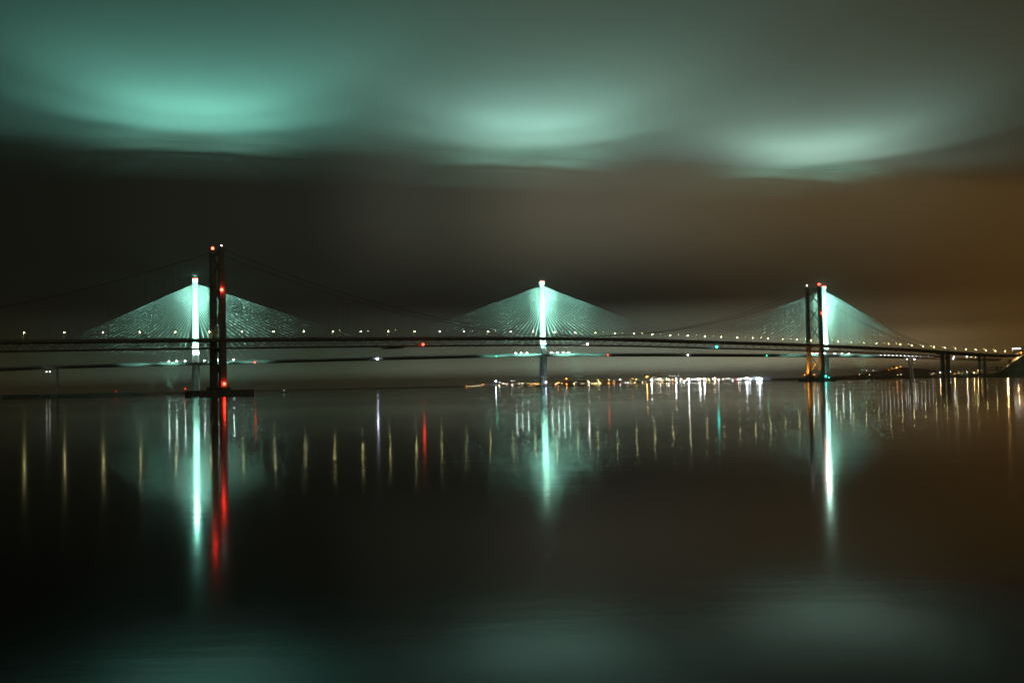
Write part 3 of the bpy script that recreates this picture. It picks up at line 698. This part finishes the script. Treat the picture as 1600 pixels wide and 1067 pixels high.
# two tower cranes
def crane(x, y, h, jib, rz, col, label, lampc):
    t = thing('tower_crane', label, 'crane', (x, y, 1.9), rz); M = wm(t); cmx = mat('crane_paint', col, .6)
    b = MB()
    for sx in (-1, 1):
        for sy in (-1, 1): b.bar((sx*1, sy*1, 0), (sx*1, sy*1, h), .35, .35)
    for k in range(int(h/3)):
        z = k*3
        for a_, c_ in (((-1,-1),(1,-1)), ((1,-1),(1,1)), ((1,1),(-1,1)), ((-1,1),(-1,-1))): b.bar((a_[0], a_[1], z), (c_[0], c_[1], z+3), .2, .2)
    b.build('mast', cmx, t, M)
    b = MB()
    for y_, z_ in ((-.7, h), (.7, h), (0, h+1.6)): b.bar((-10, y_, z_), (jib, y_, z_), .3, .3)
    for k in range(int((jib+10)/3)):
        x_ = -10+3*k; b.bar((x_, -.7, h), (x_+1.5, 0, h+1.6), .18, .18); b.bar((x_+1.5, 0, h+1.6), (x_+3, .7, h), .18, .18)
    b.bar((0, 0, h), (0, 0, h+7), .7, .7); b.bar((0, 0, h+7), (jib*.7, 0, h+1.6), .2, .2); b.bar((0, 0, h+7), (-9, 0, h+1.6), .2, .2)
    b.build('jib', cmx, t, M)
    b = MB(); b.box(-10, -6.5, -1.1, 1.1, h-2.6, h); b.build('counterweight', dark_concrete, t, M)
    b = MB(); b.box(1.2, 3.2, -1.9, -.8, h-2.4, h-.2); b.build('cab', grey_clad, t, M)
    if lampc: lamp_on(t, 'warning_lamp', M, (0, 0, h+7.8), .9, lampc, 6)
crane(377, 4060, 44, 38, .06, (.62, .62, .58), 'pale tower crane with its jib pointing right, behind the far shore', None)
crane(566, 4090, 36, 16, 2.4, (.5, .1, .06), 'dark red tower crane above the shore lights', 'r')

# ================================================================ headland at the right: houses, white building, trees
roof_m = mat('slate_roof', (.09, .09, .1), .7); harl = mat('pale_harling', (.55, .53, .48), .85, 0, .3, .12); warm_win = emit('lit_window', (1, .72, .35), 3)
def house(x, y, w, d, h, rz, label, wins):
    g0 = land_z(x, y)-.5
    t = thing('house', label, 'house', (x, y, g0), rz, 'houses on the right-hand headland'); M = wm(t)
    b = MB(); hw, hd = w/2, d/2; r_ = hd*.8
    b.add([(-hw,-hd,-1.5),(hw,-hd,-1.5),(hw,hd,-1.5),(-hw,hd,-1.5),(-hw,-hd,h),(hw,-hd,h),(hw,hd,h),(-hw,hd,h),(-hw,0,h+r_),(hw,0,h+r_)],
          [(0,1,5,4),(2,3,7,6),(1,2,6,9,5),(3,0,4,8,7),(3,2,1,0)]); b.build('wall', harl, t, M)
    b = MB()
    for s in (-1, 1): b.add([(-hw-.3, s*(hd+.4), h-.2), (hw+.3, s*(hd+.4), h-.2), (hw+.3, 0, h+r_+.1), (-hw-.3, 0, h+r_+.1), (-hw-.3, s*(hd+.4), h), (hw+.3, s*(hd+.4), h), (hw+.3, 0, h+r_+.35), (-hw-.3, 0, h+r_+.35)], [(0,1,2,3),(7,6,5,4),(0,4,5,1),(1,5,6,2),(2,6,7,3),(3,7,4,0)])
    rf = b.build('roof', roof_m, t, M)
    b = MB(); b.box(hw-1.6, hw-.5, -.6, .6, h+r_*.5, h+r_+1.6); b.build('chimney', brick_m, rf, M)
    for k in range(4):
        cx = -hw + w*(k+.5)/4
        for fl in range(max(1, int(h/3))):
            lit = (k, fl) in wins
            b = MB(); b.box(cx-.6, cx+.6, -hd-.08, -hd+.04, 1+fl*2.8, 2.5+fl*2.8); b.build('window', warm_win if lit else housing, t, M)
house(948, 2390, 14, 8, 6, -.5, 'pale two-storey house low on the shore under the right approach', {(1, 0), (2, 1)})
house(994, 2350, 12, 8, 6, -.4, 'pale house right of the brilliant shore light on the headland', {(0, 0)})
house(1036, 2372, 16, 9, 6, -.5, 'wide pale house highest on the slope under the bridge', {(3, 1), (1, 0)})
house(1072, 2990, 14, 8, 6, -.4, 'distant house beside the orange lights on the hillside', {(1, 1)})
t = thing('hotel', 'flat-roofed building with a long lit white window band on the hilltop at the right edge', 'building', (1030, 2160, land_z(1030, 2160)-1), -.42); M = wm(t)
zt = 56.6 - M.translation.z
b = MB(); b.box(-9, 22, -6, 8, -2, zt+2.2); b.build('wall', harl, t, M)
b = MB(); b.box(-9.6, 22.6, -6.6, 8.6, zt+2.2, zt+2.9); b.build('roof', dark_roof, t, M)
b = MB(); b.box(-8.4, 7, -6.12, -5.9, zt-1.0, zt+1.1); wf = b.build('window_band', glass('w', 5), t, M)
b = MB()
for k in range(9): b.box(-8.4+k*1.92-.07, -8.4+k*1.92+.07, -6.2, -6.0, zt-1.0, zt+1.1)
b.build('mullion', housing, wf, M)
# trees
leafm = mat('night_foliage', (.06, .085, .03), .8, 0, .6, .4); bark = mat('bark', (.09, .07, .05), .9)
TREE = []
for v in range(3):
    rnd = random.Random(30+v); b = MB(); tb = MB()
    tb.cyl((0,0,-1), (0,0,4.5), .35, .22, 6)
    blobs = []
    for k in range(9):
        a_ = rnd.uniform(0, 6.28); rr_ = rnd.uniform(.4, 2.6); z_ = rnd.uniform(4, 9.5)
        c_ = Vector((rr_*math.cos(a_), rr_*math.sin(a_), z_)); blobs.append((c_, rnd.uniform(1.1, 1.9))); tb.cyl((0,0,3+rnd.random()*1.4), c_, .13, .05, 5)
    for c_, r_ in blobs:
        for k in range(150):
            d_ = Vector((rnd.gauss(0,1), rnd.gauss(0,1), rnd.gauss(0,1))).normalized()*r_*rnd.uniform(.5, 1.08)
            e1 = Vector((rnd.gauss(0,1), rnd.gauss(0,1), rnd.gauss(0,1))).normalized()*.28; e2 = e1.orthogonal().normalized()*.2
            q = c_+d_; b.add([q-e1, q+e2, q+e1, q-e2], [(0,1,2,3)])
    TREE.append((tb.mesh('trunk', bark), b.mesh('crown', leafm)))
spots_ = [(1012, 2105, 1.25), (1003, 2096, .9), (1022, 2120, 1.1), (1046, 2150, 1.0), (1058, 2140, 1.3), (1010, 2215, .9), (1066, 2190, 1.2), (992, 2150, .8), (985, 2300, .9), (1002, 2380, 1.0), (1050, 2420, 1.1), (1080, 2300, 1.3), (1090, 2380, 1.2)]
tl = ['orange-lit tree at the very right edge below the hotel', 'smaller tree just left of the orange-lit one', 'tree behind the orange-lit one at the right edge', 'tree right in front of the hotel', 'tall tree right of the hotel', 'low tree left of the hotel on the slope', 'tall tree behind the hotel', 'smallest tree low on the slope by the viaduct', 'tree by the shore houses left of the viaduct', 'tree beside the pale house near the brilliant shore light', 'tree behind the wide pale house', 'large tree on the crest behind the lit slope', 'tree on the crest farthest from the hotel']
for k, (x, y, s) in enumerate(spots_):
    g0 = land_z(x, y)
    t = thing('tree', tl[k], 'tree', (x, y, g0), k*1.3, 'trees on the right-hand headland')
    M = wm(t) @ Matrix.Diagonal((s, s, s, 1)); inst('trunk', TREE[k % 3][0], t, M); inst('crown', TREE[k % 3][1], t, M)
tg = thing('street_lamp', 'orange street lamp shining on the trees at the right edge', 'street lamp', (1004, 2088, land_z(1004, 2088)))
M = wm(tg); b = MB(); b.cyl((0,0,-1), (0,0,7), .16, .1, 6); b.build('post', pole_mat, tg, M); b = MB(); b.ball((0,0,7.3), .8); b.build('lamp', glass('o', 25), tg, M)
spot('lamp_light', tg, M @ Vector((0,0,8.6)), M @ Vector((10,20,9)), 30000, 170, (1, .34, .05))

# ================================================================ small craft and beacon
bt = thing('beacon', 'tiny red beacon on the breakwater at the left', 'beacon', (-655.6, 1750, 5.4)); M = wm(bt)
b = MB(); b.cyl((0,0,-1), (0,0,2.2), .3, .2, 8); b.build('post', pole_mat, bt, M); b = MB(); b.ball((0,0,2.7), .7); b.build('lamp', glass('r', 5), bt, M)
def boat(x, y, rz, label, c, s=1.0):
    t = thing('moored_boat', label, 'boat', (x, y, 0), rz); M = wm(t) @ Matrix.Diagonal((s, s, s, 1))
    b = MB(); b.loft([[Vector((px, w_, z0)), Vector((px, w_*.7, -.4)), Vector((px, -w_*.7, -.4)), Vector((px, -w_, z0))] for px, w_, z0 in ((-5, 1.5, 1.1), (-2, 1.8, 1.0), (2, 1.6, 1.15), (4.4, .7, 1.5), (5.4, .08, 1.8))]); b.build('hull', white_box, t, M)
    b = MB(); b.loft([[Vector((-3, -1.1, 1)), Vector((1.4, -1.1, 1)), Vector((1.4, 1.1, 1)), Vector((-3, 1.1, 1))], [Vector((-2.6, -.9, 2.5)), Vector((.8, -.9, 2.5)), Vector((.8, .9, 2.5)), Vector((-2.6, .9, 2.5))]]); b.build('cabin', grey_clad, t, M)
    b = MB(); b.cyl((-.5,0,2.5), (-.5,0,4.6), .07, n=6); mm = b.build('mast', pole_mat, t, M)
    b = MB(); b.ball((-.5,0,4.2), .45); b.build('masthead_lamp', glass(c, 3), mm, M)
boat(-324, 1500, .4, 'small moored boat with a faint white masthead lamp right of the dark tower', 'w')
boat(-272, 2600, -.6, 'tiny distant boat with a faint greenish lamp under the left span', 'g', 1.3)

# ================================================================ air
def air(name, x0, x1, y0, y1, z0, z1, dens, col, label, aniso=.2):
    m = bpy.data.materials.new(name+'_air'); m.use_nodes = True; n = m.node_tree.nodes; n.clear()
    v = n.new('ShaderNodeVolumePrincipled'); o = n.new('ShaderNodeOutputMaterial'); v.inputs['Density'].default_value = dens; v.inputs['Color'].default_value = (*col, 1); v.inputs['Anisotropy'].default_value = aniso
    m.node_tree.links.new(v.outputs[0], o.inputs['Volume'])
    b = MB(); b.box(x0, x1, y0, y1, z0, z1); tag(b.build(name, m), label, kind='stuff')
air('haze', -5500, 5500, -400, 9000, -8, HAZE_TOP, HAZE_D, (.86, .9, .84), 'thin night haze hanging in the air over the whole firth')
if FOG_D > 0:
    air('fog_bank', -5200, 5200, 2720, 8600, 2.4, FOG_H, FOG_D, (.86, .9, .84), 'low pale fog bank lying behind the bridges')
